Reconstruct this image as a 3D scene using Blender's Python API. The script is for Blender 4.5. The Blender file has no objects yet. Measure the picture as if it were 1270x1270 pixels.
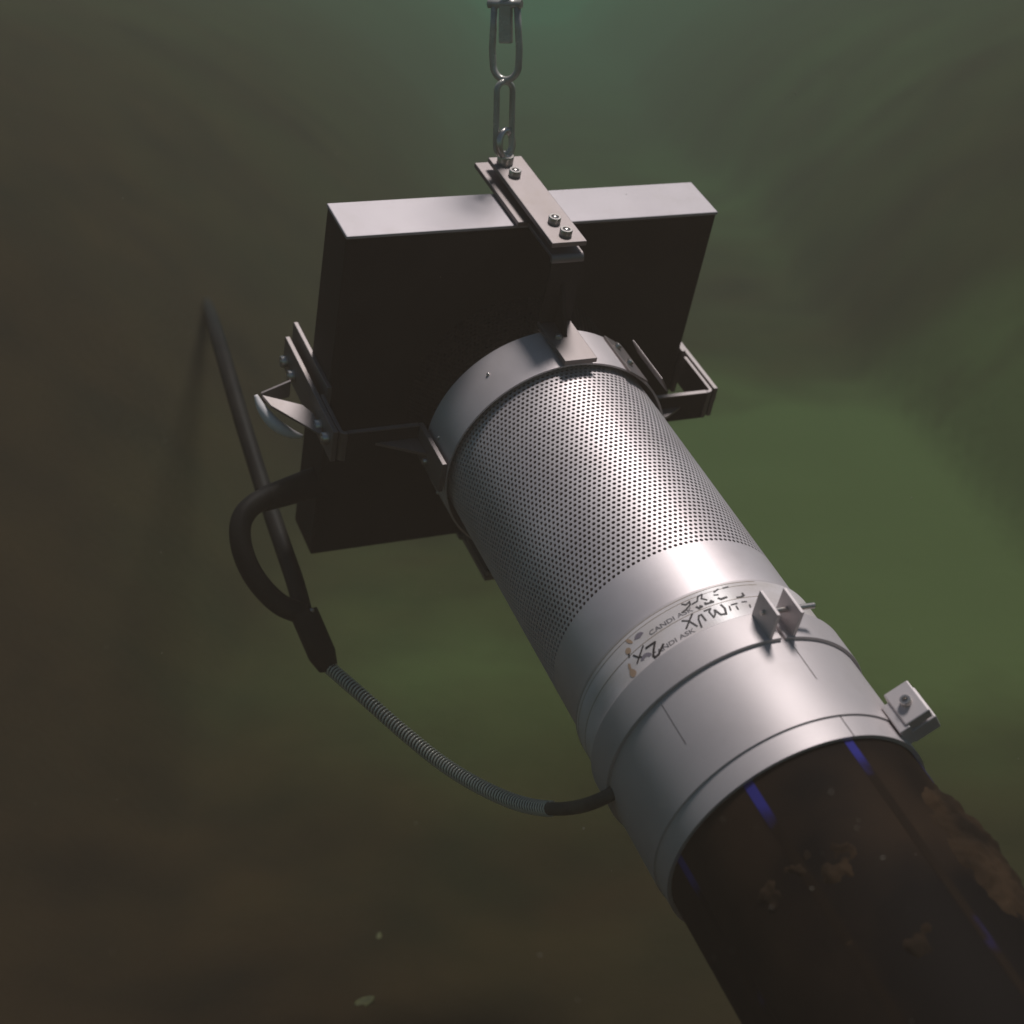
import bpy, bmesh, math, random
from mathutils import Vector, Matrix, noise
random.seed(7)
sc = bpy.context.scene
COL = sc.collection
rad = math.radians

# ------------------------------------------------------------------ camera
CAM_H = 1.35
PITCH = 18.0
F_PX = 2102.64
cam_d = bpy.data.cameras.new('camera')
cam = bpy.data.objects.new('camera', cam_d)
COL.objects.link(cam)
cam.location = (0, 0, CAM_H)
cam.rotation_euler = (rad(90 - PITCH), 0, 0)
cam_d.sensor_width = 36
cam_d.lens = F_PX / 1270 * 36
cam_d.clip_start = 0.02
cam_d.clip_end = 500
cam_d.dof.use_dof = True
cam_d.dof.focus_distance = 1.74
cam_d.dof.aperture_fstop = 4.5
sc.camera = cam

# rig frame: S across the frame, T its upward normal, A along the pipe towards the near end
U = 0.45                                   # metres per rig unit (width of the square frame)
RC = Matrix(((0.9127, 0.1600, 0.3759), (0.1264, 0.7644, -0.6323), (-0.3885, 0.6246, 0.6775)))
O_CAM = Vector((0.11142, 0.12750, -4.25166)) * U
CAM_M = Matrix.Rotation(rad(90 - PITCH), 3, 'X')
RIG_R = (CAM_M @ RC)
_s = RIG_R.col[0].normalized(); _t = RIG_R.col[1]; _t = (_t - _s * _t.dot(_s)).normalized(); _a = _s.cross(_t)
RIG_R = Matrix((_s, _t, _a)).transposed()
RIG_O = CAM_M @ O_CAM + Vector((0, 0, CAM_H))
RIG_Q = RIG_R.to_quaternion()

def W(s, t, a):
    return RIG_O + RIG_R @ (Vector((s, t, a)) * U)

# ------------------------------------------------------------------ daylight from overhead
sun_dir = (RIG_R @ Vector((0.26, 0.80, -0.51))).normalized()      # towards the sun
SUN_EL = math.asin(sun_dir.z)
SUN_AZ = math.atan2(sun_dir.x, sun_dir.y)
world = bpy.data.worlds.new('World')
sc.world = world
world.use_nodes = True
wn = world.node_tree.nodes
wl = world.node_tree.links
sky = wn.new('ShaderNodeTexSky')
sky.sky_type = 'NISHITA'
sky.sun_disc = False
sky.sun_elevation = SUN_EL
sky.sun_rotation = SUN_AZ
bg = wn.get('Background') or wn.new('ShaderNodeBackground')
bg.inputs['Strength'].default_value = 0.05
wl.new(sky.outputs['Color'], bg.inputs['Color'])
wo = wn.get('World Output') or wn.new('ShaderNodeOutputWorld')
wl.new(bg.outputs['Background'], wo.inputs['Surface'])

sun_d = bpy.data.lights.new('sun', 'SUN')
sun_d.energy = 5.0
sun_d.angle = rad(14.0)           # daylight arrives softened by the water surface
sun_d.color = (1.0, 0.80, 0.805)
sun = bpy.data.objects.new('sun', sun_d)
COL.objects.link(sun)
sun.location = (0, 3, 6)
sun.rotation_euler = sun_dir.to_track_quat('Z', 'Y').to_euler()

sc.view_settings.view_transform = 'Standard'
sc.view_settings.look = 'None'
sc.view_settings.gamma = 1
sc.view_settings.exposure = -0.70
sc.view_settings.use_curve_mapping = False
sc.render.engine = 'CYCLES'
sc.cycles.volume_bounces = 0
sc.cycles.use_denoising = True

# ------------------------------------------------------------------ materials
def mat(name, color, rough=0.5, metal=0.0, spec=0.5):
    m = bpy.data.materials.new(name)
    m.use_nodes = True
    p = m.node_tree.nodes['Principled BSDF']
    p.inputs['Base Color'].default_value = (*color, 1)
    p.inputs['Roughness'].default_value = rough
    p.inputs['Metallic'].default_value = metal
    p.inputs['Specular IOR Level'].default_value = spec
    return m

def noisy(m, c1, c2, scale, detail=6, lo=0.35, hi=0.65, rough=None, bump=0.0, bscale=None, stretch=None):
    """colour mottled between c1 and c2; optional roughness range and fine relief"""
    nt = m.node_tree; N = nt.nodes; L = nt.links
    p = N['Principled BSDF']
    tc = N.new('ShaderNodeTexCoord')
    src = tc.outputs['Object']
    if stretch:
        mp = N.new('ShaderNodeMapping'); mp.inputs['Scale'].default_value = stretch
        L.new(src, mp.inputs['Vector']); src = mp.outputs['Vector']
    n = N.new('ShaderNodeTexNoise'); n.inputs['Scale'].default_value = scale; n.inputs['Detail'].default_value = detail
    L.new(src, n.inputs['Vector'])
    r = N.new('ShaderNodeMapRange'); r.inputs['From Min'].default_value = lo; r.inputs['From Max'].default_value = hi
    L.new(n.outputs['Fac'], r.inputs['Value'])
    mx = N.new('ShaderNodeMix'); mx.data_type = 'RGBA'
    mx.inputs['A'].default_value = (*c1, 1); mx.inputs['B'].default_value = (*c2, 1)
    L.new(r.outputs['Result'], mx.inputs['Factor'])
    L.new(mx.outputs['Result'], p.inputs['Base Color'])
    if rough:
        rr = N.new('ShaderNodeMapRange'); rr.inputs['To Min'].default_value = rough[0]; rr.inputs['To Max'].default_value = rough[1]
        L.new(n.outputs['Fac'], rr.inputs['Value']); L.new(rr.outputs['Result'], p.inputs['Roughness'])
    if bump:
        n2 = N.new('ShaderNodeTexNoise'); n2.inputs['Scale'].default_value = bscale or scale * 4; n2.inputs['Detail'].default_value = 4
        L.new(src, n2.inputs['Vector'])
        b = N.new('ShaderNodeBump'); b.inputs['Strength'].default_value = bump; b.inputs['Distance'].default_value = 0.004
        L.new(n2.outputs['Fac'], b.inputs['Height']); L.new(b.outputs['Normal'], p.inputs['Normal'])
    return m

STEEL = noisy(mat('stainless_steel', (.5, .48, .48), .45, .55), (.70, .62, .625), (.79, .715, .72), 9, rough=(.44, .62))
PLATE = noisy(mat('brushed_plate', (.45, .43, .43), .42, .88), (.26, .225, .22), (.33, .29, .285), 14, rough=(.46, .6), stretch=(1, 1, .2))
BAND = noisy(mat('pale_band', (.6, .57, .57), .5, .35), (.58, .52, .52), (.67, .605, .605), 7, rough=(.46, .66))
BOLT = mat('polished_bolt', (.66, .60, .56), .28, .85)
CHAIN = noisy(mat('galvanised_chain', (.3, .3, .28), .35, .25), (.42, .40, .35), (.60, .58, .53), 40, rough=(.18, .34))
SHADE_DARK = noisy(mat('painted_shade_dark', (.02, .015, .013), .6, 0, .2), (.016, .011, .010), (.028, .021, .018), 12, rough=(.5, .7))  # near-black that puts the rig's shade into the colour
LID = noisy(mat('lid_steel', (.5, .48, .48), .45, .4), (.42, .38, .395), (.52, .475, .49), 5, rough=(.45, .6), stretch=(1, .3, 1))
DARK = mat('dark_recess', (.02, .018, .016), .8)
TAPE = noisy(mat('packing_tape', (.62, .58, .55), .3), (.74, .66, .63), (.84, .76, .76), 22, rough=(.25, .4), stretch=(1, 1, 3))
TAPEEDGE = mat('yellowed_tape_edge', (.30, .21, .13), .5)
INKM = mat('marker_ink', (.035, .028, .03), .6)
PRINT = mat('grey_print', (.17, .15, .16), .6)
TAN = mat('tan_print', (.52, .35, .24), .6)
VIOLET = mat('violet_print', (.27, .23, .27), .6)
HDPE = noisy(mat('black_pipe_plastic', (.012, .011, .011), .7, 0, .05), (.005, .004, .004), (.040, .024, .014), 6, 8, .50, .80, rough=(.65, .8))
BLUE = mat('blue_pipe_stripe', (.035, .045, .42), .75, 0, .04)
def mud_over(m):
    # dried mud film hides the stripe more and more away from the clamp
    nt = m.node_tree; N = nt.nodes; L = nt.links
    tc = N.new('ShaderNodeTexCoord'); sp = N.new('ShaderNodeSeparateXYZ'); L.new(tc.outputs['Object'], sp.inputs[0])
    g = N.new('ShaderNodeMapRange'); g.inputs['From Min'].default_value = -.300; g.inputs['From Max'].default_value = -.245
    g.inputs['To Min'].default_value = -.42; g.inputs['To Max'].default_value = .22
    L.new(sp.outputs['Z'], g.inputs['Value'])
    n = N.new('ShaderNodeTexNoise'); n.inputs['Scale'].default_value = 16; n.inputs['Detail'].default_value = 5
    L.new(tc.outputs['Object'], n.inputs['Vector'])
    a = N.new('ShaderNodeMath'); a.operation = 'ADD'; L.new(g.outputs['Result'], a.inputs[0]); L.new(n.outputs['Fac'], a.inputs[1])
    r = N.new('ShaderNodeMapRange'); r.inputs['From Min'].default_value = .30; r.inputs['From Max'].default_value = .62
    L.new(a.outputs[0], r.inputs['Value'])
    mx = N.new('ShaderNodeMix'); mx.data_type = 'RGBA'
    mx.inputs['A'].default_value = (.034, .034, .22, 1); mx.inputs['B'].default_value = (.014, .009, .006, 1)
    L.new(r.outputs['Result'], mx.inputs['Factor']); L.new(mx.outputs['Result'], N['Principled BSDF'].inputs['Base Color'])
mud_over(BLUE)
SILT = noisy(mat('brown_silt', (.07, .04, .022), .95, 0, .1), (.012, .008, .005), (.044, .026, .014), 20, 7, bump=.6, bscale=70)
RUBBER = noisy(mat('black_rubber', (.012, .011, .011), .6, 0, .12), (.010, .009, .009), (.018, .016, .014), 30)
SHEATH = noisy(mat('grey_hose_sheath', (.08, .08, .065), .6, 0, .2), (.06, .06, .05), (.10, .10, .08), 30)
COIL = mat('coil_steel', (.74, .70, .60), .3, .2)
FLAKE = mat('pale_fleck', (.35, .33, .27), .8)
WHITE = mat('white_trim', (.82, .76, .76), .5)
LEAF = noisy(mat('yellow_leaf', (.16, .15, .03), .8), (.04, .04, .012), (.11, .10, .03), 60)

def brushed(m, sc=(2.5, 2.5, 420), strength=.12, amount=.10):
    # turning marks: fine rings round the tube axis, plus faint water stains
    nt = m.node_tree; N = nt.nodes; L = nt.links; p = N['Principled BSDF']
    tc = N.new('ShaderNodeTexCoord'); mp = N.new('ShaderNodeMapping'); mp.inputs['Scale'].default_value = sc
    L.new(tc.outputs['Object'], mp.inputs['Vector'])
    n = N.new('ShaderNodeTexNoise'); n.inputs['Scale'].default_value = 1; n.inputs['Detail'].default_value = 3
    L.new(mp.outputs['Vector'], n.inputs['Vector'])
    b = N.new('ShaderNodeBump'); b.inputs['Strength'].default_value = strength; b.inputs['Distance'].default_value = .0006
    L.new(n.outputs['Fac'], b.inputs['Height']); L.new(b.outputs['Normal'], p.inputs['Normal'])
    s2 = N.new('ShaderNodeTexNoise'); s2.inputs['Scale'].default_value = 26; s2.inputs['Detail'].default_value = 8; s2.inputs['Roughness'].default_value = .7
    L.new(tc.outputs['Object'], s2.inputs['Vector'])
    r = N.new('ShaderNodeMapRange'); r.inputs['From Min'].default_value = .52; r.inputs['From Max'].default_value = .72
    r.inputs['To Min'].default_value = 0; r.inputs['To Max'].default_value = amount
    L.new(s2.outputs['Fac'], r.inputs['Value'])
    old = p.inputs['Base Color'].links[0].from_socket
    mx = N.new('ShaderNodeMix'); mx.data_type = 'RGBA'; mx.inputs['B'].default_value = (.20, .16, .11, 1)
    L.new(r.outputs['Result'], mx.inputs['Factor']); L.new(old, mx.inputs['A']); L.new(mx.outputs['Result'], p.inputs['Base Color'])
brushed(STEEL); brushed(BAND); brushed(LID, (3, 90, 300), .08, .16); brushed(PLATE, (200, 200, 3), .08, .2)

# ------------------------------------------------------------------ mesh helpers (rig coordinates unless said otherwise)
class MB:
    def __init__(self): self.v = []; self.f = []; self.sm = []
    def add(self, vs, fs, smooth=False):
        o = len(self.v); self.v += [tuple(v) for v in vs]
        for f in fs: self.f.append(tuple(i + o for i in f)); self.sm.append(smooth)
        return self
    def box(self, lo, hi):
        (x0, y0, z0), (x1, y1, z1) = lo, hi
        vs = [(x0, y0, z0), (x1, y0, z0), (x1, y1, z0), (x0, y1, z0), (x0, y0, z1), (x1, y0, z1), (x1, y1, z1), (x0, y1, z1)]
        return self.add(vs, [(0, 3, 2, 1), (4, 5, 6, 7), (0, 1, 5, 4), (1, 2, 6, 5), (2, 3, 7, 6), (3, 0, 4, 7)])
    def obox(self, c, e1, e2, e3, h):
        c, e1, e2, e3 = Vector(c), Vector(e1), Vector(e2), Vector(e3)
        vs = [c + e1 * (h[0] * i) + e2 * (h[1] * j) + e3 * (h[2] * k) for k in (-1, 1) for j, i in ((-1, -1), (-1, 1), (1, 1), (1, -1))]
        return self.add(vs, [(0, 3, 2, 1), (4, 5, 6, 7), (0, 1, 5, 4), (1, 2, 6, 5), (2, 3, 7, 6), (3, 0, 4, 7)])
    def prism(self, poly, d):
        """polygon of 3-D points pushed along d"""
        n = len(poly); d = Vector(d)
        vs = [Vector(p) for p in poly] + [Vector(p) + d for p in poly]
        return self.add(vs, [tuple(range(n))[::-1], tuple(range(n, 2 * n))] + [(i, (i + 1) % n, n + (i + 1) % n, n + i) for i in range(n)])
    def shell(self, r0, r1, a0, a1, n=160, th0=0, th1=360, na=1, c=(0, 0)):
        """tube wall r0..r1 round the rig axis, closed; part arcs get end faces"""
        full = abs(th1 - th0) >= 360
        k = n if full else n + 1
        rings = []
        prof = [(r1, a0 + (a1 - a0) * i / na) for i in range(na + 1)] + [(r0, a1), (r0, a0)]
        vs = []
        for r, a in prof:
            for i in range(k):
                th = rad(th0 + (th1 - th0) * i / n)
                vs.append((c[0] + r * math.cos(th), c[1] + r * math.sin(th), a))
        m = len(prof); fs = []
        for j in range(m):
            j2 = (j + 1) % m
            for i in range(n):
                i2 = (i + 1) % k
                fs.append((j * k + i, j * k + i2, j2 * k + i2, j2 * k + i))
        if not full:
            fs.append(tuple(j * k for j in range(m))); fs.append(tuple(j * k + n for j in range(m))[::-1])
        o = len(self.f)
        self.add(vs, fs)
        return self
    def sweep(self, path, r, n=12, closed=False, caps=True):
        P = [Vector(p) for p in path]; m = len(P)
        rr = r if hasattr(r, '__len__') else [r] * m
        tang = []
        for i in range(m):
            a = P[(i - 1) % m] if closed else P[max(i - 1, 0)]
            b = P[(i + 1) % m] if closed else P[min(i + 1, m - 1)]
            tang.append((b - a).normalized())
        ref = Vector((0, 0, 1)) if abs(tang[0].z) < .9 else Vector((1, 0, 0))
        nrm = (ref - tang[0] * ref.dot(tang[0])).normalized()
        vs = []
        for i in range(m):
            nrm = (nrm - tang[i] * nrm.dot(tang[i])).normalized()
            bn = tang[i].cross(nrm)
            for k in range(n):
                th = 2 * math.pi * k / n
                vs.append(P[i] + (nrm * math.cos(th) + bn * math.sin(th)) * rr[i])
        fs = []
        for i in range(m if closed else m - 1):
            j = (i + 1) % m
            for k in range(n):
                k2 = (k + 1) % n
                fs.append((i * n + k, i * n + k2, j * n + k2, j * n + k))
        self.add(vs, fs, True)
        if caps and not closed:
            o = len(self.v) - len(vs)
            self.f.append(tuple(o + k for k in range(n))[::-1]); self.sm.append(False)
            self.f.append(tuple(o + (m - 1) * n + k for k in range(n))); self.sm.append(False)
        return self
    def lathe(self, c, ax, prof, n=20):
        """profile of (radius, height) turned about the axis ax through c"""
        c, ax = Vector(c), Vector(ax).normalized()
        ref = Vector((0, 0, 1)) if abs(ax.z) < .9 else Vector((1, 0, 0))
        e1 = (ref - ax * ref.dot(ax)).normalized(); e2 = ax.cross(e1)
        vs = []
        for r, h in prof:
            for k in range(n):
                th = 2 * math.pi * k / n
                vs.append(c + ax * h + (e1 * math.cos(th) + e2 * math.sin(th)) * r)
        fs = []
        for j in range(len(prof) - 1):
            for k in range(n):
                k2 = (k + 1) % n
                fs.append((j * n + k, j * n + k2, (j + 1) * n + k2, (j + 1) * n + k))
        fs.append(tuple(range(n))[::-1]); fs.append(tuple((len(prof) - 1) * n + k for k in range(n)))
        return self.add(vs, fs)

def base(name, at, label, cat, group=None, rig=True):
    o = bpy.data.objects.new(name, None)
    COL.objects.link(o)
    o.empty_display_size = .05
    o['label'] = label; o['category'] = cat
    if group: o['group'] = group
    o['_at'] = tuple(at)
    if rig:
        o.location = W(*at); o.rotation_mode = 'QUATERNION'; o.rotation_quaternion = RIG_Q
    else:
        o.location = at
    return o

def mesh_of(name, mb, off=(0, 0, 0), k=U):
    me = bpy.data.meshes.new(name)
    me.from_pydata([((v[0] - off[0]) * k, (v[1] - off[1]) * k, (v[2] - off[2]) * k) for v in mb.v], [], mb.f)
    me.polygons.foreach_set('use_smooth', mb.sm)
    me.update()
    return me

def part(name, mb, m, parent, bevel=0.0, smooth=False, k=U, fix=True, autosmooth=False):
    root = parent
    while root.parent: root = root.parent
    me = mesh_of(name, mb, root['_at'], k)
    if fix:
        bm = bmesh.new(); bm.from_mesh(me); bmesh.ops.recalc_face_normals(bm, faces=bm.faces); bm.to_mesh(me); bm.free()
    me.materials.append(m)
    if smooth:
        me.polygons.foreach_set('use_smooth', [True] * len(me.polygons))
    if autosmooth:
        me.polygons.foreach_set('use_smooth', [True] * len(me.polygons))
        me.set_sharp_from_angle(angle=rad(35))
    o = bpy.data.objects.new(name, me)
    COL.objects.link(o)
    o.parent = parent
    if bevel:
        b = o.modifiers.new('edge', 'BEVEL'); b.width = bevel; b.segments = 2; b.limit_method = 'ANGLE'
    return o

def rotA(mb, deg):
    c, s = math.cos(rad(deg)), math.sin(rad(deg))
    mb.v = [(x * c - y * s, x * s + y * c, z) for x, y, z in mb.v]
    return mb

def catmull(P, n=10):
    P = [Vector(p) for p in P]
    Q = [P[0] * 2 - P[1]] + P + [P[-1] * 2 - P[-2]]
    out = []
    for i in range(1, len(Q) - 2):
        for j in range(n):
            t = j / n; a, b, c, d = Q[i - 1], Q[i], Q[i + 1], Q[i + 2]
            out.append(.5 * ((2 * b) + (c - a) * t + (2 * a - 5 * b + 4 * c - d) * t * t + (3 * b - a - 3 * c + d) * t ** 3))
    out.append(P[-1])
    return out

def cyl(r, th, a):
    return (r * math.cos(rad(th)), r * math.sin(rad(th)), a)

# ------------------------------------------------------------------ lakebed: a silty channel; banks added to darken the sides of the view
def bed_height(x, y):
    w = (.42 if x < 0 else 1.28) + 0.20 * noise.noise(Vector((y * .21, 3.1, 0)))
    e = abs(x + .10 * math.sin(y * .5)) - w
    shade_bank = 0.0
    if e > 0:
        shade_bank = 1.52 * (1 - math.exp(-e * .95)) * min(1, max(0, (y - 1.8) / 2.2))
    calm = 1 - .85 * min(1, shade_bank / .6)
    lump = calm * noise.fractal(Vector((x * .9, y * .9, .3)), 1.0, 2.0, 4) * .06
    fine = calm * noise.fractal(Vector((x * 6, y * 6, 1.3)), .9, 2.0, 3) * .010
    d = math.hypot(x, y)
    return shade_bank + lump + fine * max(0, 1 - d / 14)

def on_bed(px, py):
    """the bed point seen along a direction from the camera (ray march)"""
    d = CAM_M @ Vector(((px - 635) / F_PX, -(py - 635) / F_PX, -1)); d.normalize()
    p = Vector((0, 0, CAM_H)); s = .5
    while s < 40:
        q = p + d * s
        if q.z <= bed_height(q.x, q.y): return q
        s += .01
    return p + d * 5

def build_bed():
    vs = []; fs = []
    rs = [.15]
    while rs[-1] < 38: rs.append(rs[-1] * 1.028 + .006)
    na = 300
    for r in rs:
        for i in range(na):
            # finer in front of the camera than behind it
            u = i / na * 2 - 1
            th = math.pi * (0.35 * u + 0.65 * u ** 3)
            x, y = r * math.sin(th), r * math.cos(th)
            vs.append((x, y, bed_height(x, y)))
    m = len(rs)
    for j in range(m - 1):
        for i in range(na):
            i2 = (i + 1) % na
            fs.append((j * na + i, j * na + i2, (j + 1) * na + i2, (j + 1) * na + i))
    fs.append(tuple(range(na))[::-1])
    me = bpy.data.meshes.new('lakebed')
    me.from_pydata(vs, [], fs); me.update()
    me.polygons.foreach_set('use_smooth', [True] * len(me.polygons))
    # green of algal patches, plus glow beside box and drum painted as green
    spots = [(c, r, k) for c, r, k in ((on_bed(1170, 660), .85, 2.4), (on_bed(990, 640), .6, 1.3), (on_bed(1120, 760), .5, .9), (on_bed(640, 890), .38, .38), (on_bed(470, 800), .45, .45), (on_bed(1240, 960), .4, .3), (on_bed(780, 1150), .35, .12), (on_bed(930, 240), 1.6, .5))]
    al = []
    for v in vs:
        p = Vector(v)
        al.append(.05 + .34 * min(1, max(0, (p.y - 3.6) / 4)) * min(1, max(.62, (p.x + .9) / 1.2)) + sum(k * math.exp(-(((p.x - c.x) / r) ** 2 + ((p.z - c.z) / r) ** 2 + ((p.y - c.y) / (r * (1.7 if p.y > c.y else 1))) ** 2)) for c, r, k in spots))
    ga = me.attributes.new('algae_glow', 'FLOAT', 'POINT'); ga.data.foreach_set('value', al)
    bm = bmesh.new(); bm.from_mesh(me); bmesh.ops.recalc_face_normals(bm, faces=bm.faces)
    if sum(f.normal.z for f in bm.faces) < 0: bmesh.ops.reverse_faces(bm, faces=bm.faces)
    bm.to_mesh(me); bm.free()
    m = bpy.data.materials.new('silty_bed'); m.use_nodes = True
    N = m.node_tree.nodes; L = m.node_tree.links; p = N['Principled BSDF']
    p.inputs['Roughness'].default_value = .95; p.inputs['Specular IOR Level'].default_value = .1
    tc = N.new('ShaderNodeTexCoord')
    def nz(scale, det, lo, hi, off=0):
        mp = N.new('ShaderNodeMapping'); mp.inputs['Location'].default_value = (off, off * .7, 0)
        L.new(tc.outputs['Object'], mp.inputs['Vector'])
        n = N.new('ShaderNodeTexNoise'); n.inputs['Scale'].default_value = scale; n.inputs['Detail'].default_value = det
        L.new(mp.outputs['Vector'], n.inputs['Vector'])
        r = N.new('ShaderNodeMapRange'); r.inputs['From Min'].default_value = lo; r.inputs['From Max'].default_value = hi
        L.new(n.outputs['Fac'], r.inputs['Value'])
        return r.outputs['Result'], n
    f1, n1 = nz(3.6, 6, .28, .78)
    f2n, n2 = nz(1.6, 5, .15, .75, BED_OFF)
    at_ = N.new('ShaderNodeAttribute'); at_.attribute_name = 'algae_glow'
    f2m = N.new('ShaderNodeMath'); f2m.operation = 'MULTIPLY'; f2m.use_clamp = True
    L.new(f2n, f2m.inputs[0]); L.new(at_.outputs['Fac'], f2m.inputs[1]); f2 = f2m.outputs['Value']
    mx = N.new('ShaderNodeMix'); mx.data_type = 'RGBA'
    mx.inputs['A'].default_value = (.009, .0042, .0022, 1); mx.inputs['B'].default_value = (.036, .018, .007, 1)
    L.new(f1, mx.inputs['Factor'])
    mg = N.new('ShaderNodeMix'); mg.data_type = 'RGBA'
    mg.inputs['B'].default_value = (.080, .104, .034, 1)
    L.new(f2, mg.inputs['Factor']); L.new(mx.outputs['Result'], mg.inputs['A'])
    L.new(mg.outputs['Result'], p.inputs['Base Color'])
    n3 = N.new('ShaderNodeTexNoise'); n3.inputs['Scale'].default_value = 28; n3.inputs['Detail'].default_value = 5
    L.new(tc.outputs['Object'], n3.inputs['Vector'])
    b = N.new('ShaderNodeBump'); b.inputs['Strength'].default_value = .25; b.inputs['Distance'].default_value = .02
    L.new(n3.outputs['Fac'], b.inputs['Height']); L.new(b.outputs['Normal'], p.inputs['Normal'])
    me.materials.append(m)
    o = bpy.data.objects.new('lakebed', me); COL.objects.link(o)
    o['kind'] = 'structure'; o['label'] = 'brown silty lakebed with green algal patches, painted glow, and banks added to darken the sides'
    return o
BED_OFF = 4.2
build_bed()

# ------------------------------------------------------------------ the intake: square frame, collar, perforated drum
intake = base('water_intake', (0, 0, -.395), 'stainless steel water intake with perforated drum and square frame hung from the chain', 'intake')

frame = part('square_frame', MB().box((-.5, -.5, -.47), (.5, .486, -.32)), SHADE_DARK, intake, bevel=.0022)  # box body coloured dark for its shaded faces; only the top stays steel
part('top_plate', MB().box((-.502, .4865, -.472), (.502, .4955, -.317)), LID, frame, bevel=.0012)

# the drum: round holes cut in staggered rows
def drum_mesh(R, th, a0, nrow, ncol, dv, hr):
    V = []; F = []
    du = 2 * math.pi / ncol
    ru = hr / R
    nh = 8
    ang = [2 * math.pi * k / nh for k in range(nh)]
    for j in range(nrow):
        av = a0 + (j + .5) * dv
        for i in range(ncol):
            uc = (i + .5 * (j % 2)) * du
            o = len(V)
            jit = 1 + random.uniform(-.05, .05)
            # outer boundary: 8 points round the cell; hole rim: 8 points at both faces
            for k in range(nh):
                c, s = math.cos(ang[k]), math.sin(ang[k])
                x = (0 if abs(c) < .1 else (1 if c > 0 else -1)); y = (0 if abs(s) < .1 else (1 if s > 0 else -1))
                t = uc + x * du / 2
                V.append((R * math.cos(t), R * math.sin(t), av + y * dv / 2))
            for rr in (R, R - th):
                for k in range(nh):
                    t = uc + math.cos(ang[k]) * ru * jit
                    V.append((rr * math.cos(t), rr * math.sin(t), av + math.sin(ang[k]) * hr * jit))
            for k in range(nh):
                k2 = (k + 1) % nh
                F.append((o + k, o + k2, o + nh + k2, o + nh + k))
                F.append((o + nh + k, o + nh + k2, o + 2 * nh + k2, o + 2 * nh + k))
    return V, F
NCOL = 140
DV = .01285
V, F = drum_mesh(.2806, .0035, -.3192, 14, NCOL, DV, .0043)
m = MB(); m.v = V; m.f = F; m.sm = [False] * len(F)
part('rear_screen', m, SHADE_DARK, intake, fix=False)  # same drum sheet, coloured dark for the shade behind the collar
V, F = drum_mesh(.2806, .0035, -.3192 + 14 * DV, 61, NCOL, DV, .0043)
m = MB(); m.v = V; m.f = F; m.sm = [False] * len(F)
drum = part('perforated_drum', m, STEEL, intake, fix=False)
A_END = -.3192 + 75 * DV
part('hole_shade_tube', MB().shell(.262, .268, -.318, .79, n=96), SHADE_DARK, intake)  # dark tube added inside so the drum holes look shaded
m = MB().shell(.277, .2806, A_END, .80, n=280)
part('drum_end_band', m, STEEL, intake)
m = MB().shell(.276, .2900, .782, .905, n=280)
part('end_flange', m, BAND, intake)
m = MB().shell(.2935, .2985, -.143, 0, n=280)
collar = part('collar', m, STEEL, intake)
for th in (129.7, 170, 205):
    c = cyl(.2985, th, -.083); ax = cyl(1, th, 0)
    part('rivet', MB().lathe(c, ax, [(.0045, -.002), (.0045, .002), (.0030, .0045), (.0012, .005)], 12), BOLT, collar, smooth=True)

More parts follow.
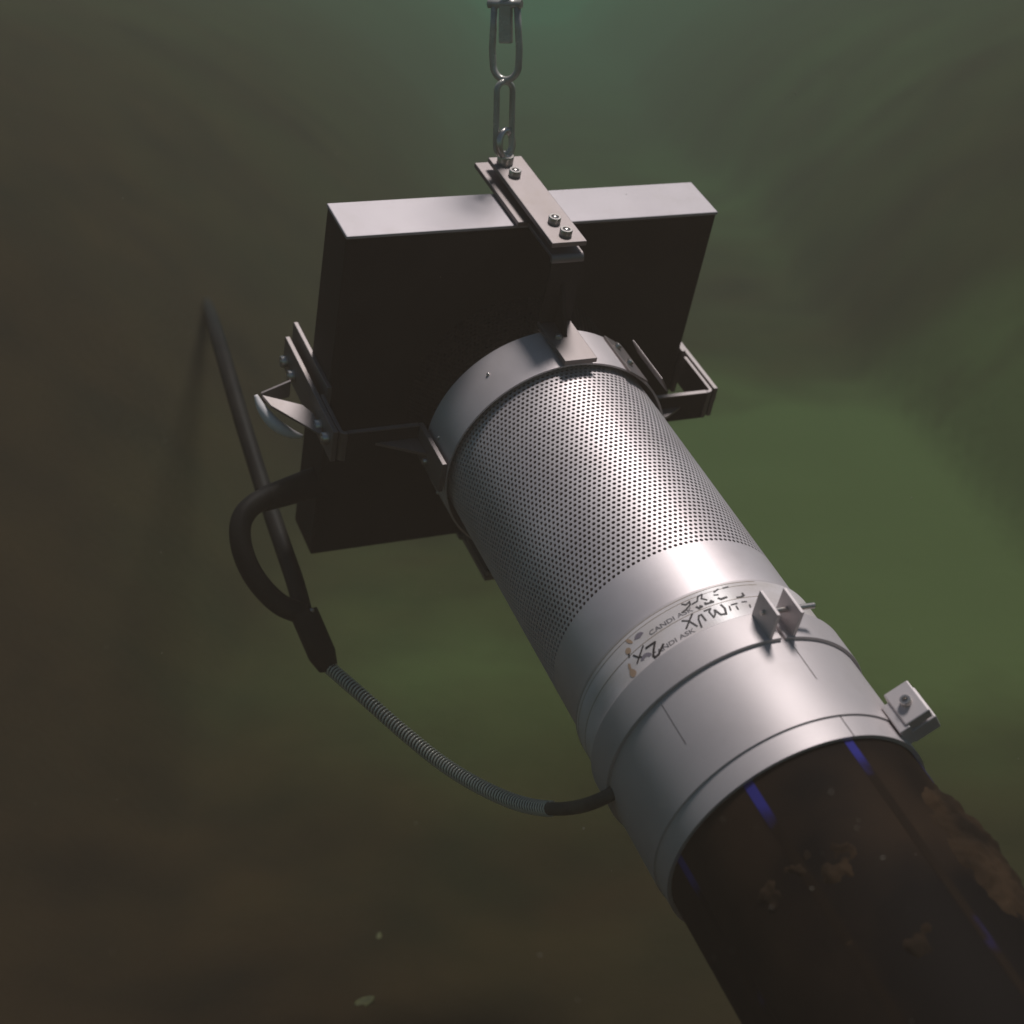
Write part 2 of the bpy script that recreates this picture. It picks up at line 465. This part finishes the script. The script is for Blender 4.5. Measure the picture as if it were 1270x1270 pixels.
# brackets: spacer plate, strap and bent bracket at the top and both sides of the frame (and below)
def bolt_mb(c, ax, big=1.0):
    k = big
    m = MB()
    m.lathe(c, ax, [(.0155 * k, -.001), (.0155 * k, .014 * k), (.0145 * k, .0155 * k), (.0095 * k, .0155 * k), (.0095 * k, .009 * k), (.0085 * k, .0085 * k), (.0080 * k, .0140 * k), (.005 * k, .0165 * k), (.001, .0172 * k)], 20)
    return m
for deg in (0, 90, 180, -90):
    m = rotA(MB().box((-.069, .499, -.60), (.069, .511, -.306)), deg)
    spacer = part('spacer_plate', m, PLATE, intake, bevel=.0008)
    m = rotA(MB().box((-.047, .527, -.572), (.045, .540, -.158)), deg)
    strap = part('strap_plate', m, PLATE, intake, bevel=.0008)
    # bracket: bent flange under the strap, arm coloured dark for its shade down to the collar, steel foot along the collar
    w = .043; r2 = .305; tt = .508 if deg == 0 else .5245
    R = .016
    outer = [(tt, -.316)] + [(tt - R + R * math.cos(x), -.150 - R + R * math.sin(x)) for x in [i * math.pi / 12 for i in range(7)]] + [(tt - R - .004, -.150)]
    inner = [(tt - R - .004, -.161), (tt - R * .8, -.161), (tt - .010, -.166), (tt - .010, -.316)]
    br = part('bracket_flange', rotA(MB().prism([(-w, t, a) for t, a in outer + inner], (2 * w, 0, 0)), deg), PLATE, intake, bevel=.0007)
    m = MB().box((-w + .001, r2 + .013, -.1605), (w - .001, tt - R - .0045, -.1510))
    part('bracket_arm', rotA(m, deg), SHADE_DARK, br)
    if abs(deg) == 90:
        e = w * (1 if deg == 90 else -1)
        m = MB().box((min(e, e * .93), r2 + .014, -.1620), (max(e, e * .93), tt - R - .005, -.1495)) if deg == 90 else MB().box((min(e, e * .93), r2 + .014, -.1620), (max(e, e * .93), tt - R - .005, -.1495))
        part('lit_arm_edge', rotA(m, deg), PLATE, br)  # pale strip added as the lit top edge of the darkened arm
    outer = [(r2 + .0125, -.1610), (r2 + .0125, .010), (r2, .010), (r2, -.1610)]
    part('bracket_foot', rotA(MB().prism([(-w, t, a) for t, a in outer], (2 * w, 0, 0)), deg), PLATE, br, bevel=.0007)
    m = rotA(MB().prism([(-.004, .430, -.1500), (-.004, .3185, -.1500), (-.004, .3185, -.085)], (.008, 0, 0)), deg)
    part('gusset', m, SHADE_DARK if deg == 0 else PLATE, br)  # top gusset has its shade painted in; the others keep the plate colour
    up = Vector((-math.sin(rad(deg)), math.cos(rad(deg)), 0))
    def at(s, t, a):
        mb = MB(); mb.v = [(s, t, a)]; return rotA(mb, deg).v[0]
    for k, (s, a) in enumerate(((-.013, -.543), (-.013, -.478), (-.003, -.250), (.002, -.192))):
        if deg == 0 and k == 0: continue
        part('bolt', bolt_mb(at(s, .5405, a), up), BOLT, strap, autosmooth=True)
    part('bolt', bolt_mb(at(-.020, r2 + .012, -.085), up, .55), BOLT, br, autosmooth=True)
    if deg == 0: top_strap = strap

# lifting eye on the top strap
m = bolt_mb((-.013, .5405, -.543), (0, 1, 0), 1.35)
eye = part('lifting_eye', m, BOLT, top_strap, autosmooth=True)
UPV = RIG_R.transposed() @ Vector((0, 0, 1))           # gravity up in rig axes
CR = RIG_R.transposed() @ Vector((1, 0, 0))            # world x in rig axes
CF = RIG_R.transposed() @ Vector((0, 1, 0))
E0 = Vector((-.013, .558, -.543))
ring_n = (CR * .80 - CF * .6).normalized()
ring_x = UPV.cross(ring_n).normalized()
ec = E0 + UPV * .030
path = [ec + (UPV * math.sin(t) * .033 + ring_x * math.cos(t) * .027) for t in [2 * math.pi * i / 36 for i in range(36)]]
part('eye_ring', MB().sweep(path, .0085, 12, closed=True), BOLT, eye)

# latch plate with two studs on the right of the collar
th = 57
n = Vector(cyl(1, th, 0)); tg = Vector((-n.y, n.x, 0)); ax = Vector((0, 0, 1))
m = MB().obox(n * .3015 + ax * -.062 + tg * -.004, ax, tg, n, (.078, .034, .0028))
latch = part('latch_plate', m, PLATE, collar, bevel=.0005)
e2 = Vector((.53, -.85, 0)); e3 = ax.cross(e2)
m = MB().obox(Vector((.222, .252, 0)) + e2 * .022 + ax * -.048, ax, e2, e3, (.085, .024, .0024))
part('latch_flange', m, PLATE, collar, bevel=.0005)
for a in (-.105, -.035):
    part('stud', bolt_mb(n * .304 + tg * .004 + ax * a, n, .62), BOLT, collar, autosmooth=True)

# cable tray: small folded shelf on the left strap
p5 = [(-.650, .002, -.392), (-.562, .002, -.335), (-.545, .002, -.296), (-.545, .002, -.198), (-.640, .002, -.345)]
tray = part('cable_tray', MB().prism(p5, (0, -.007, 0)), PLATE, intake, bevel=.0004)
part('tray_fin', MB().prism([(-.650, .004, -.395), (-.574, .030, -.400), (-.574, -.02, -.400), (-.650, -.03, -.395)], (0, 0, -.006)), PLATE, tray)
lip = catmull([(-.664, -.002, -.398), (-.655, -.022, -.365), (-.632, -.045, -.330), (-.596, -.065, -.310), (-.565, -.072, -.300)], 6)
part('tray_lip', MB().sweep(lip, [.005 + .011 * math.sin(math.pi * i / (len(lip) - 1)) for i in range(len(lip))], 12), WHITE, tray)

# ------------------------------------------------------------------ packing tape round the end flange
tape = base('packing_tape', (0, 0, .835), 'clear printed packing tape with black marker writing wrapped round the drum end', 'tape')
part('tape_film', MB().shell(.2901, .2908, .7875, .8930, n=240), TAPE, tape)
for a, w in ((.7890, .0014), (.7990, .0010), (.8350, .0013)):
    part('tape_seam', MB().shell(.2908, .2911, a - w / 2, a + w / 2, n=240, th0=78, th1=258), TAPEEDGE, tape)

def ribbon(mb, pts, w, r=.2914):
    """ink stroke lying on the tape; points are (angle, axial)"""
    P = [Vector((math.radians(t) * r, a)) for t, a in pts]
    for p, q in zip(P[:-1], P[1:]):
        n = max(1, int((q - p).length / .006))
        d = (q - p).normalized(); e = Vector((-d.y, d.x)) * w / 2
        p = p - d * w * .3; q = q + d * w * .3
        vs = []; fs = []
        for i in range(n + 1):
            c = p.lerp(q, i / n)
            for sgn in (-1, 1):
                x = c + e * sgn
                t = x.x / r
                vs.append((r * math.cos(t), r * math.sin(t), x.y))
        for i in range(n): fs.append((2 * i, 2 * i + 1, 2 * i + 3, 2 * i + 2))
        mb.add(vs, fs)
INK = [[(110.0672, 0.8037), (110.6413, 0.8127), (113.2324, 0.8197), (115.194, 0.8218)], [(113.4002, 0.802), (112.1048, 0.8082), (110.1493, 0.8045)], [(109.742, 0.8132), (107.3465, 0.8114), (105.913, 0.8001), (103.8744, 0.7987), (105.1632, 0.8085), (103.4746, 0.8169)], [(108.9256, 0.8242), (108.3037, 0.8306), (106.8115, 0.8283), (107.4904, 0.8256)], [(104.8003, 0.8223), (105.0162, 0.8261), (101.6501, 0.8272), (102.2724, 0.8223)], [(98.9027, 0.803), (96.4413, 0.7977)], [(99.6327, 0.8103), (97.9587, 0.8127)], [(98.7274, 0.8218), (98.068, 0.8263), (95.3286, 0.8246)], [(94.2476, 0.7985), (91.9112, 0.798)], [(87.6801, 0.8223), (87.7142, 0.8288), (89.2635, 0.8323), (91.178, 0.8316)], [(112.0202, 0.8363), (117.3722, 0.863)], [(117.0821, 0.8408), (114.8168, 0.8485), (113.1346, 0.8698)], [(111.8149, 0.877), (111.1321, 0.856), (110.1188, 0.8474), (109.0185, 0.8474), (108.8232, 0.8659)], [(107.2049, 0.8418), (104.3614, 0.8416), (105.6304, 0.848), (105.2337, 0.866), (103.8791, 0.8588), (103.2708, 0.8496)], [(103.1842, 0.8487), (102.0166, 0.8652), (99.9003, 0.8676), (98.9837, 0.8525), (99.5287, 0.8407)], [(96.6936, 0.8503), (97.2707, 0.8621)], [(95.499, 0.848), (92.8809, 0.8477)], [(93.9452, 0.8548), (94.1197, 0.8641)], [(90.4614, 0.8465), (88.4232, 0.8476)], [(88.0186, 0.8577), (88.46, 0.8648)], [(135.768, 0.8393), (138.5186, 0.8502), (141.7667, 0.8629)], [(141.3775, 0.8413), (140.1269, 0.852), (138.7667, 0.8584)], [(135.2546, 0.8483), (130.8708, 0.8498), (132.8901, 0.8627), (134.3759, 0.8749), (134.2402, 0.8811), (132.245, 0.8806), (128.5374, 0.8665)], [(142.7152, 0.831), (143.196, 0.8372)]]
for k, st in enumerate(INK):
    m = MB(); ribbon(m, st, (.0052 if k in (3, 4, 7, 9, 14, 22) else .0036) + random.uniform(-.0004, .0004))
    part('ink_stroke', m, INKM, tape, fix=False)

def wrap_text(txt, size, r, th_c, a_base, squeeze=1.0):
    cu = bpy.data.curves.new('lettering', 'FONT'); cu.body = txt; cu.size = size; cu.resolution_u = 3
    cu.offset = size * .012
    ob = bpy.data.objects.new('lettering', cu); COL.objects.link(ob)
    dg = bpy.context.evaluated_depsgraph_get(); dg.update()
    me = bpy.data.meshes.new_from_object(ob.evaluated_get(dg))
    vs = [v.co.copy() for v in me.vertices]; fs = [tuple(p.vertices) for p in me.polygons]
    COL.objects.unlink(ob); bpy.data.objects.remove(ob); bpy.data.curves.remove(cu); bpy.data.meshes.remove(me)
    out = []
    for v in vs:
        t = rad(th_c) - v.x * squeeze / r
        out.append((r * math.cos(t), r * math.sin(t), a_base - v.y))
    return out, fs
m = MB()
for txt, th0, ab in (('CANDI ASK', 131.2, .8300), ('CANDI ASK', 135.2, .8800)):
    v, f = wrap_text(txt, .0155, .2912, th0, ab, 1.28)
    m.add(v, f)
part('printed_lettering', m, PRINT, tape, fix=False)
def blot(mb, th, a, ru, ra, a0=0, a1=360, hole=0.0, r=.2913, tilt=0):
    n = 20; vs = []; fs = []
    for i in range(n + 1):
        q = rad(a0 + (a1 - a0) * i / n)
        for k in (hole, 1.0):
            x, y = ru * math.cos(q) * k, ra * math.sin(q) * k
            x, y = x * math.cos(tilt) - y * math.sin(tilt), x * math.sin(tilt) + y * math.cos(tilt)
            t = rad(th) - x / r
            vs.append((r * math.cos(t), r * math.sin(t), a - y))
    for i in range(n): fs.append((2 * i, 2 * i + 1, 2 * i + 3, 2 * i + 2))
    mb.add(vs, fs)
m = MB(); blot(m, 135.2, .818, .013, .013, 20, 160, .0); blot(m, 137.4, .872, .015, .015, 10, 150, .45)
part('printed_swirl', m, VIOLET, tape, fix=False)
m = MB(); blot(m, 139.8, .807, .004, .010, 0, 360, 0, tilt=.5); blot(m, 142.3, .824, .007, .008); blot(m, 143.2, .862, .015, .020, 130, 250, .6); blot(m, 145.6, .873, .0075, .010)
part('printed_dots', m, TAN, tape, fix=False)

# ------------------------------------------------------------------ ear clamp, coupling sleeve, band clamp
clamp = base('ear_clamp', (0, .30, .93), 'wide pale clamp ring with two upright bolted ears beside the tape', 'clamp')
part('clamp_ring', MB().shell(.292, .3045, .8945, .9740, n=260, th0=86.4, th1=444.6), BAND, clamp, bevel=.0008)
for s, tilt in ((-.006, .0), (.050, .02)):
    t0 = .3035 if s < 0 else .299
    m = MB().prism([(s - .004, t0, .8955), (s - .004, t0, .971), (s - .004 + tilt * .06, t0 + .066, .971), (s - .004 + tilt * .06, t0 + .066, .8955)], (.008, 0, 0))
    part('clamp_ear', m, BAND, clamp, bevel=.0006)
part('ear_bolt', MB().sweep([(-.010, .338, .928), (.112, .333, .928)], .0062, 14), BOLT, clamp, autosmooth=True)
part('bolt_head', bolt_mb((-.010, .338, .928), (-1, 0, 0), .35), BOLT, clamp, autosmooth=True)

sleeve = base('coupling_sleeve', (0, .29, 1.08), 'broad smooth steel sleeve with thin saw slits between the two clamps', 'sleeve')
def slit_shell(r0, r1, a0, a1, slits, n=360):
    """sleeve with narrow saw slits: slits = (angle, a_from, a_to, width)"""
    ths = sorted(set([360 * i / n for i in range(n)] + [t + d for t, _, _, w in slits for d in (-w / 2, w / 2)]))
    aas = sorted(set([a0, a1] + [x for _, p, q, _ in slits for x in (p, q)]))
    k = len(ths); m = len(aas)
    vs = [cyl(r, t, a) for r in (r1, r0) for a in aas for t in ths]
    fs = []
    def gone(i, j):
        tc = (ths[i] + (ths[i + 1] if i + 1 < k else 360)) / 2; ac = (aas[j] + aas[j + 1]) / 2
        return any(abs(tc - t) < w / 2 and p < ac < q for t, p, q, w in slits)
    for j in range(m - 1):
        for i in range(k):
            i2 = (i + 1) % k
            if gone(i, j): continue
            fs.append((j * k + i, j * k + i2, (j + 1) * k + i2, (j + 1) * k + i))
            o = m * k
            fs.append((o + j * k + i, o + (j + 1) * k + i, o + (j + 1) * k + i2, o + j * k + i2))
    o = m * k
    for i in range(k):
        i2 = (i + 1) % k
        if not gone(i, m - 2): fs.append(((m - 1) * k + i, (m - 1) * k + i2, o + (m - 1) * k + i2, o + (m - 1) * k + i))
        if not gone(i, 0): fs.append((i, o + i, o + i2, i2))
    return vs, fs
v, f = slit_shell(.2895, .2965, .900, 1.184, [(82.6, .96, 1.087, .42), (141.8, .985, 1.094, .34)])
part('sleeve_ring', MB().add(v, f), BAND, sleeve)

band = base('band_clamp', (0, .29, 1.21), 'narrow steel band clamp with bolted block gripping the end of the black pipe', 'clamp')
v, f = slit_shell(.2835, .2925, 1.150, 1.238, [(83.2, 1.15, 1.238, .5)])
part('clamp_band', MB().add(v, f), BAND, band)
q = rad(36)
e2 = Vector((math.cos(q), math.sin(q), 0)); nn = Vector((-math.sin(q), math.cos(q), 0)); ax = Vector((0, 0, 1))
c0 = Vector((.2, .28, 1.176))
part('bolt_block', MB().obox(c0 - nn * .014, ax, e2, nn, (.042, .028, .014)), BAND, band, bevel=.0012)
part('bolt_block', MB().obox(c0 - nn * .058 + e2 * .004, ax, e2, nn, (.042, .030, .022)), BAND, band, bevel=.0012)
part('block_foot', MB().obox(c0 - nn * .034 - e2 * .034 + ax * .012, ax, e2, nn, (.036, .012, .030)), BAND, band, bevel=.0008)
part('cap_screw', MB().lathe(c0, nn, [(.0115, -.002), (.0115, .011), (.0105, .0125), (.0062, .0125), (.0058, .004), (.001, .0035)], 20), BOLT, band, autosmooth=True)

# ------------------------------------------------------------------ the black pipe
pipe = base('plastic_pipe', (0, 0, 1.9), 'black plastic pipe with thin blue stripes and brown silt running down to the bed', 'pipe')
P_END = 5.2
PR = .2830
part('pipe_wall', MB().shell(.255, PR, .93, P_END, n=200, na=24), HDPE, pipe, autosmooth=True)
for k in range(8):
    th = 85.5 + 44.5 * (k - 2)
    w = 2.0
    part('blue_stripe', MB().shell(PR - .002, PR + .0007, 1.238, P_END - .01, n=4, th0=th - w, th1=th + w, na=2), BLUE, pipe)
# silt that settled on the upward side: an uneven crust, ragged at its edge
def silt_h(th, a):
    c = cyl(PR, th, a)
    v = Vector(c)
    big = noise.fractal(v * 4.2 + Vector((.3, 1.7, .4)), 1.0, 2.1, 4)
    fine = noise.fractal(v * 26, .8, 2.0, 3)
    edge = max(0, 1 - abs(th - 47) / 32)                       # thick line of growth along the right flank
    top = max(0, 1 - abs(th - 95) / 70)
    run = min(1, max(0, (a - 1.245) / .2))
    e = (.56 * edge + .17 * top * min(1, max(0, (a - 1.36) / .2))) * run - .30
    h = e + .40 * big
    return (.040 * h + (.007 * fine if h > -.05 else 0)) if h > -.5 else -.02
na_, nt_ = 300, 190
vs = []; fs = []
for j in range(na_ + 1):
    a = 1.24 + (3.2 - 1.24) * (j / na_) ** 1.15
    for i in range(nt_ + 1):
        th = 5 + 165 * i / nt_
        vs.append(cyl(PR + max(-.012, min(.034, silt_h(th, a))), th, a))
for j in range(na_):
    for i in range(nt_):
        q4 = (j * (nt_ + 1) + i, j * (nt_ + 1) + i + 1, (j + 1) * (nt_ + 1) + i + 1, (j + 1) * (nt_ + 1) + i)
        if max(math.hypot(vs[x][0], vs[x][1]) for x in q4) > PR - .004: fs.append(q4)
so = part('silt_crust', MB().add(vs, fs, True), SILT, pipe, smooth=True)
so['kind'] = 'stuff'

# ------------------------------------------------------------------ lifting chain
chain = base('lifting_chain', tuple(E0 + UPV * .06), 'grey steel lifting chain with shackle rising from the top strap', 'chain')
def link_path(c, up, side, L, Wd, n=14):
    """stadium loop: total inside-ish length L, width Wd"""
    r = Wd / 2; h = L / 2 - r; P = []
    for i in range(n + 1):
        t = math.pi * i / n; P.append(c + up * (h + r * math.sin(t)) + side * (r * math.cos(t)))
    for i in range(n + 1):
        t = math.pi * i / n; P.append(c - up * (h + r * math.sin(t)) - side * (r * math.cos(t)))
    return P
up = UPV
sideA = (CR * .86 + CF * .5).normalized()
sideB = (CR * .93 - CF * .37).normalized()
def pos(px_y):                      # height along the hanging line for a row of the photograph's chain
    return (197 - px_y) * .1 / 50.4
def lk(name, y0, y1, wd, side, r, lean=0, lean_cx=0):
    c = E0 + up * ((pos(y0) + pos(y1)) / 2 - .007) + CR * lean_cx
    u2 = (up + CR * lean).normalized()
    L = abs(pos(y0) - pos(y1)) - 2 * r
    return part(name, MB().sweep(link_path(c, u2, side, L, wd), r, 12, closed=True), CHAIN, chain)
lk('link', 98, 196, .045, sideA, .0075, .02, -.004)
# bow shackle: U with its bow at the bottom, pin across the top
c = E0 + up * (pos(100) - .004)
bow = []
for i in range(17):
    t = math.pi * i / 16
    bow.append(c + up * (.034 - .036 * math.sin(t)) + sideB * (-.034 * math.cos(t)))
bow = [c + up * .175 + sideB * -.030, c + up * .12 + sideB * -.033, c + up * .07 + sideB * -.036] + bow + [c + up * .07 + sideB * .036, c + up * .12 + sideB * .033, c + up * .175 + sideB * .030]
shk = part('shackle', MB().sweep(bow, .0085, 12), CHAIN, chain)
part('shackle_pin', MB().sweep([c + up * .178 - sideB * .046, c + up * .178 + sideB * .042], .010, 14), CHAIN, shk)
m = MB().obox(c + up * .135, up, sideB, up.cross(sideB), (.050, .017, .009))
part('swivel_eye', m, CHAIN, chain, bevel=.002)
yy = pos(100) + .19
for k in range(2):
    L = .15
    cc = E0 + up * (yy + L * .5 - .004 + k * (L - .03))
    part('link', MB().sweep(link_path(cc, up, sideA if k % 2 == 0 else sideB, L - .015, .045), .0085, 10, closed=True), CHAIN, chain)

# ------------------------------------------------------------------ hoses
cp = catmull([(-0.144, 0.043, 0.93), (-0.219, -0.05, 0.96), (-0.304, -0.084, 0.98), (-0.306, -0.254, 0.86), (-0.332, -0.37, 0.74), (-0.367, -0.45, 0.61), (-0.408, -0.507, 0.47), (-0.459, -0.528, 0.33), (-0.517, -0.53, 0.19), (-0.567, -0.544, 0.05)], 14)
hose = base('flexible_hose', tuple(cp[0]), 'thin hose with bright coiled steel ribs sagging below the drum', 'hose')
core = part('hose_core', MB().sweep(cp, .0150, 14), SHEATH, hose)
# each turn of the coil rises round the core; fine pitch, one coil spring
coil = []
tot = len(cp)
turns = 84
acc = [0]
for p, q in zip(cp[:-1], cp[1:]): acc.append(acc[-1] + (q - p).length)
def along(s):
    s = max(0, min(acc[-1] - 1e-6, s))
    for i in range(len(acc) - 1):
        if acc[i + 1] >= s:
            f_ = (s - acc[i]) / (acc[i + 1] - acc[i]); return cp[i].lerp(cp[i + 1], f_), (cp[i + 1] - cp[i]).normalized()
L0 = acc[-1] * .36
for i in range(turns * 10 + 1):
    s_ = L0 + (acc[-1] - .012 - L0) * i / (turns * 10)
    p, d = along(s_)
    e1 = (UPV - d * UPV.dot(d)).normalized(); e2_ = d.cross(e1)
    t = 2 * math.pi * i / 10
    coil.append(p + (e1 * math.cos(t) + e2_ * math.sin(t)) * .0165)
part('coil_spring', MB().sweep(coil, .0025, 6), COIL, hose)

fit = catmull([(-0.564, -0.549, 0.055), (-0.579, -0.512, 0.03), (-0.593, -0.476, -0.005), (-0.605, -0.445, -0.05)], 6)
coup = base('hose_fitting', tuple(fit[0]), 'thick dark sleeve joining the coiled hose to the black cables', 'fitting')
part('fitting_body', MB().sweep(fit, [.026 + .010 * min(1, i / 5) for i in range(len(fit))], 16), RUBBER, coup, autosmooth=True)
part('fitting_screw', MB().lathe((-0.593, -0.425, -0.030), UPV, [(.007, -.012), (.007, .006), (.004, .009)], 12), BOLT, coup)
loop = catmull([(-0.605, -0.45, -0.05), (-0.666, -0.426, -0.08), (-0.719, -0.369, -0.13), (-0.74, -0.308, -0.19), (-0.72, -0.268, -0.25), (-0.643, -0.268, -0.31), (-0.489, -0.297, -0.38), (-0.342, -0.307, -0.41)], 10)
cab = base('looped_cable', tuple(loop[0]), 'thick black cable bending in a loop into the side of the square frame', 'cable')
part('cable_jacket', MB().sweep(loop, .028, 14), RUBBER, cab)
part('cable_gland', MB().sweep([(-0.654, -0.274, -0.31), (-0.485, -0.278, -0.36), (-0.326, -0.273, -0.4)], [.032, .042, .046], 16), RUBBER, cab, autosmooth=True)
rise = catmull([(-0.606, -0.448, -0.048), (-0.593, -0.447, -0.169), (-0.575, -0.471, -0.328), (-0.562, -0.458, -0.588), (-0.547, -0.435, -0.857), (-0.508, -0.461, -1.193), (-0.407, -0.662, -1.653), (-0.102, -1.354, -2.758), (0.516, -2.785, -4.917), (1.547, -5.177, -8.509)], 8)
rc = base('trailing_cable', tuple(rise[0]), 'straight black cable trailing away behind the frame into the murk', 'cable')
part('cable_jacket', MB().sweep(rise, .024, 14), RUBBER, rc)

# ------------------------------------------------------------------ small things on the bed and in the water
for k, (px, py, sz, lab) in enumerate(((452, 1248, .016, 'yellow-green fallen leaf on brown silt, largest of the leaves on the bed'), (470, 1163, .008, 'tiny pale leaf scrap on the silt above the larger leaf'))):
    q = on_bed(px, py)
    lf = bpy.data.objects.new('fallen_leaf', None)
    mb = MB()
    for i in range(7):
        x = -1 + 2 * i / 6
        w = (1 - x * x) ** .5 * .42 * (1.15 - .3 * x)
        mb.v += [(x * sz, -w * sz, .10 * sz * math.sin(3 * x) + .1 * sz), (x * sz, 0, .22 * sz * x * x), (x * sz, w * sz, .16 * sz + .1 * sz * x)]
    for i in range(6):
        for j in (0, 1): mb.f.append((i * 3 + j, (i + 1) * 3 + j, (i + 1) * 3 + j + 1, i * 3 + j + 1)); mb.sm.append(True)
    me = mesh_of('fallen_leaf', mb, (0, 0, 0), 1.0); me.materials.append(LEAF)
    lf = bpy.data.objects.new('fallen_leaf', me); COL.objects.link(lf)
    lf.location = q + Vector((0, 0, sz * .35)); lf.rotation_euler = (.25, -.1, .5 + k)
    so_ = lf.modifiers.new('leaf', 'SOLIDIFY'); so_.thickness = .0012
    lf['label'] = lab; lf['category'] = 'leaf'

# specks of silt drifting in the water
mb = MB()
for k in range(130):
    px = random.uniform(0, 1270); py = random.uniform(0, 1270)
    if k < 30: px = random.gauss(1040, 130); py = random.gauss(1080, 120)
    d = CAM_M @ Vector(((px - 635) / F_PX, -(py - 635) / F_PX, -1)); z = random.uniform(1.05, 2.6)
    if k < 30: z = random.uniform(1.1, 1.30)
    c = Vector((0, 0, CAM_H)) + d * z
    if c.z < bed_height(c.x, c.y) + .02: continue
    r = random.uniform(.0004, .0013)
    vv = [c + Vector((random.uniform(-1, 1), random.uniform(-1, 1), random.uniform(-1, 1))).normalized() * r * random.uniform(.6, 1.2) for _ in range(4)]
    mb.add(vv, [(0, 1, 2), (0, 2, 3), (0, 3, 1), (1, 3, 2)])
me = mesh_of('silt_specks', mb, (0, 0, 0), 1.0); me.materials.append(FLAKE)
o = bpy.data.objects.new('silt_specks', me); COL.objects.link(o)
o['kind'] = 'stuff'; o['label'] = 'pale specks of silt drifting in the water'

# ------------------------------------------------------------------ the murky water
bpy.ops.mesh.primitive_cube_add(size=1, location=(0, 0, 0))
hz = bpy.context.active_object
hz.name = 'haze'; hz.data.name = 'haze'
Z0, Z1 = -1.25, 1.86
hz.scale = (90, 90, Z1 - Z0); hz.location = (0, 0, (Z0 + Z1) / 2)
hz['kind'] = 'stuff'; hz['label'] = 'murky green lake water filling the whole scene'
hm = bpy.data.materials.new('murky_water'); hm.use_nodes = True
N = hm.node_tree.nodes; N.clear()
out = N.new('ShaderNodeOutputMaterial')
pv = N.new('ShaderNodeVolumePrincipled')
pv.inputs['Color'].default_value = (.295, .245, .18, 1)
pv.inputs['Absorption Color'].default_value = (0, .51, .31, 1)
pv.inputs['Density'].default_value = .120
pv.inputs['Anisotropy'].default_value = 0.0
hm.node_tree.links.new(pv.outputs['Volume'], out.inputs['Volume'])
hz.data.materials.append(hm)
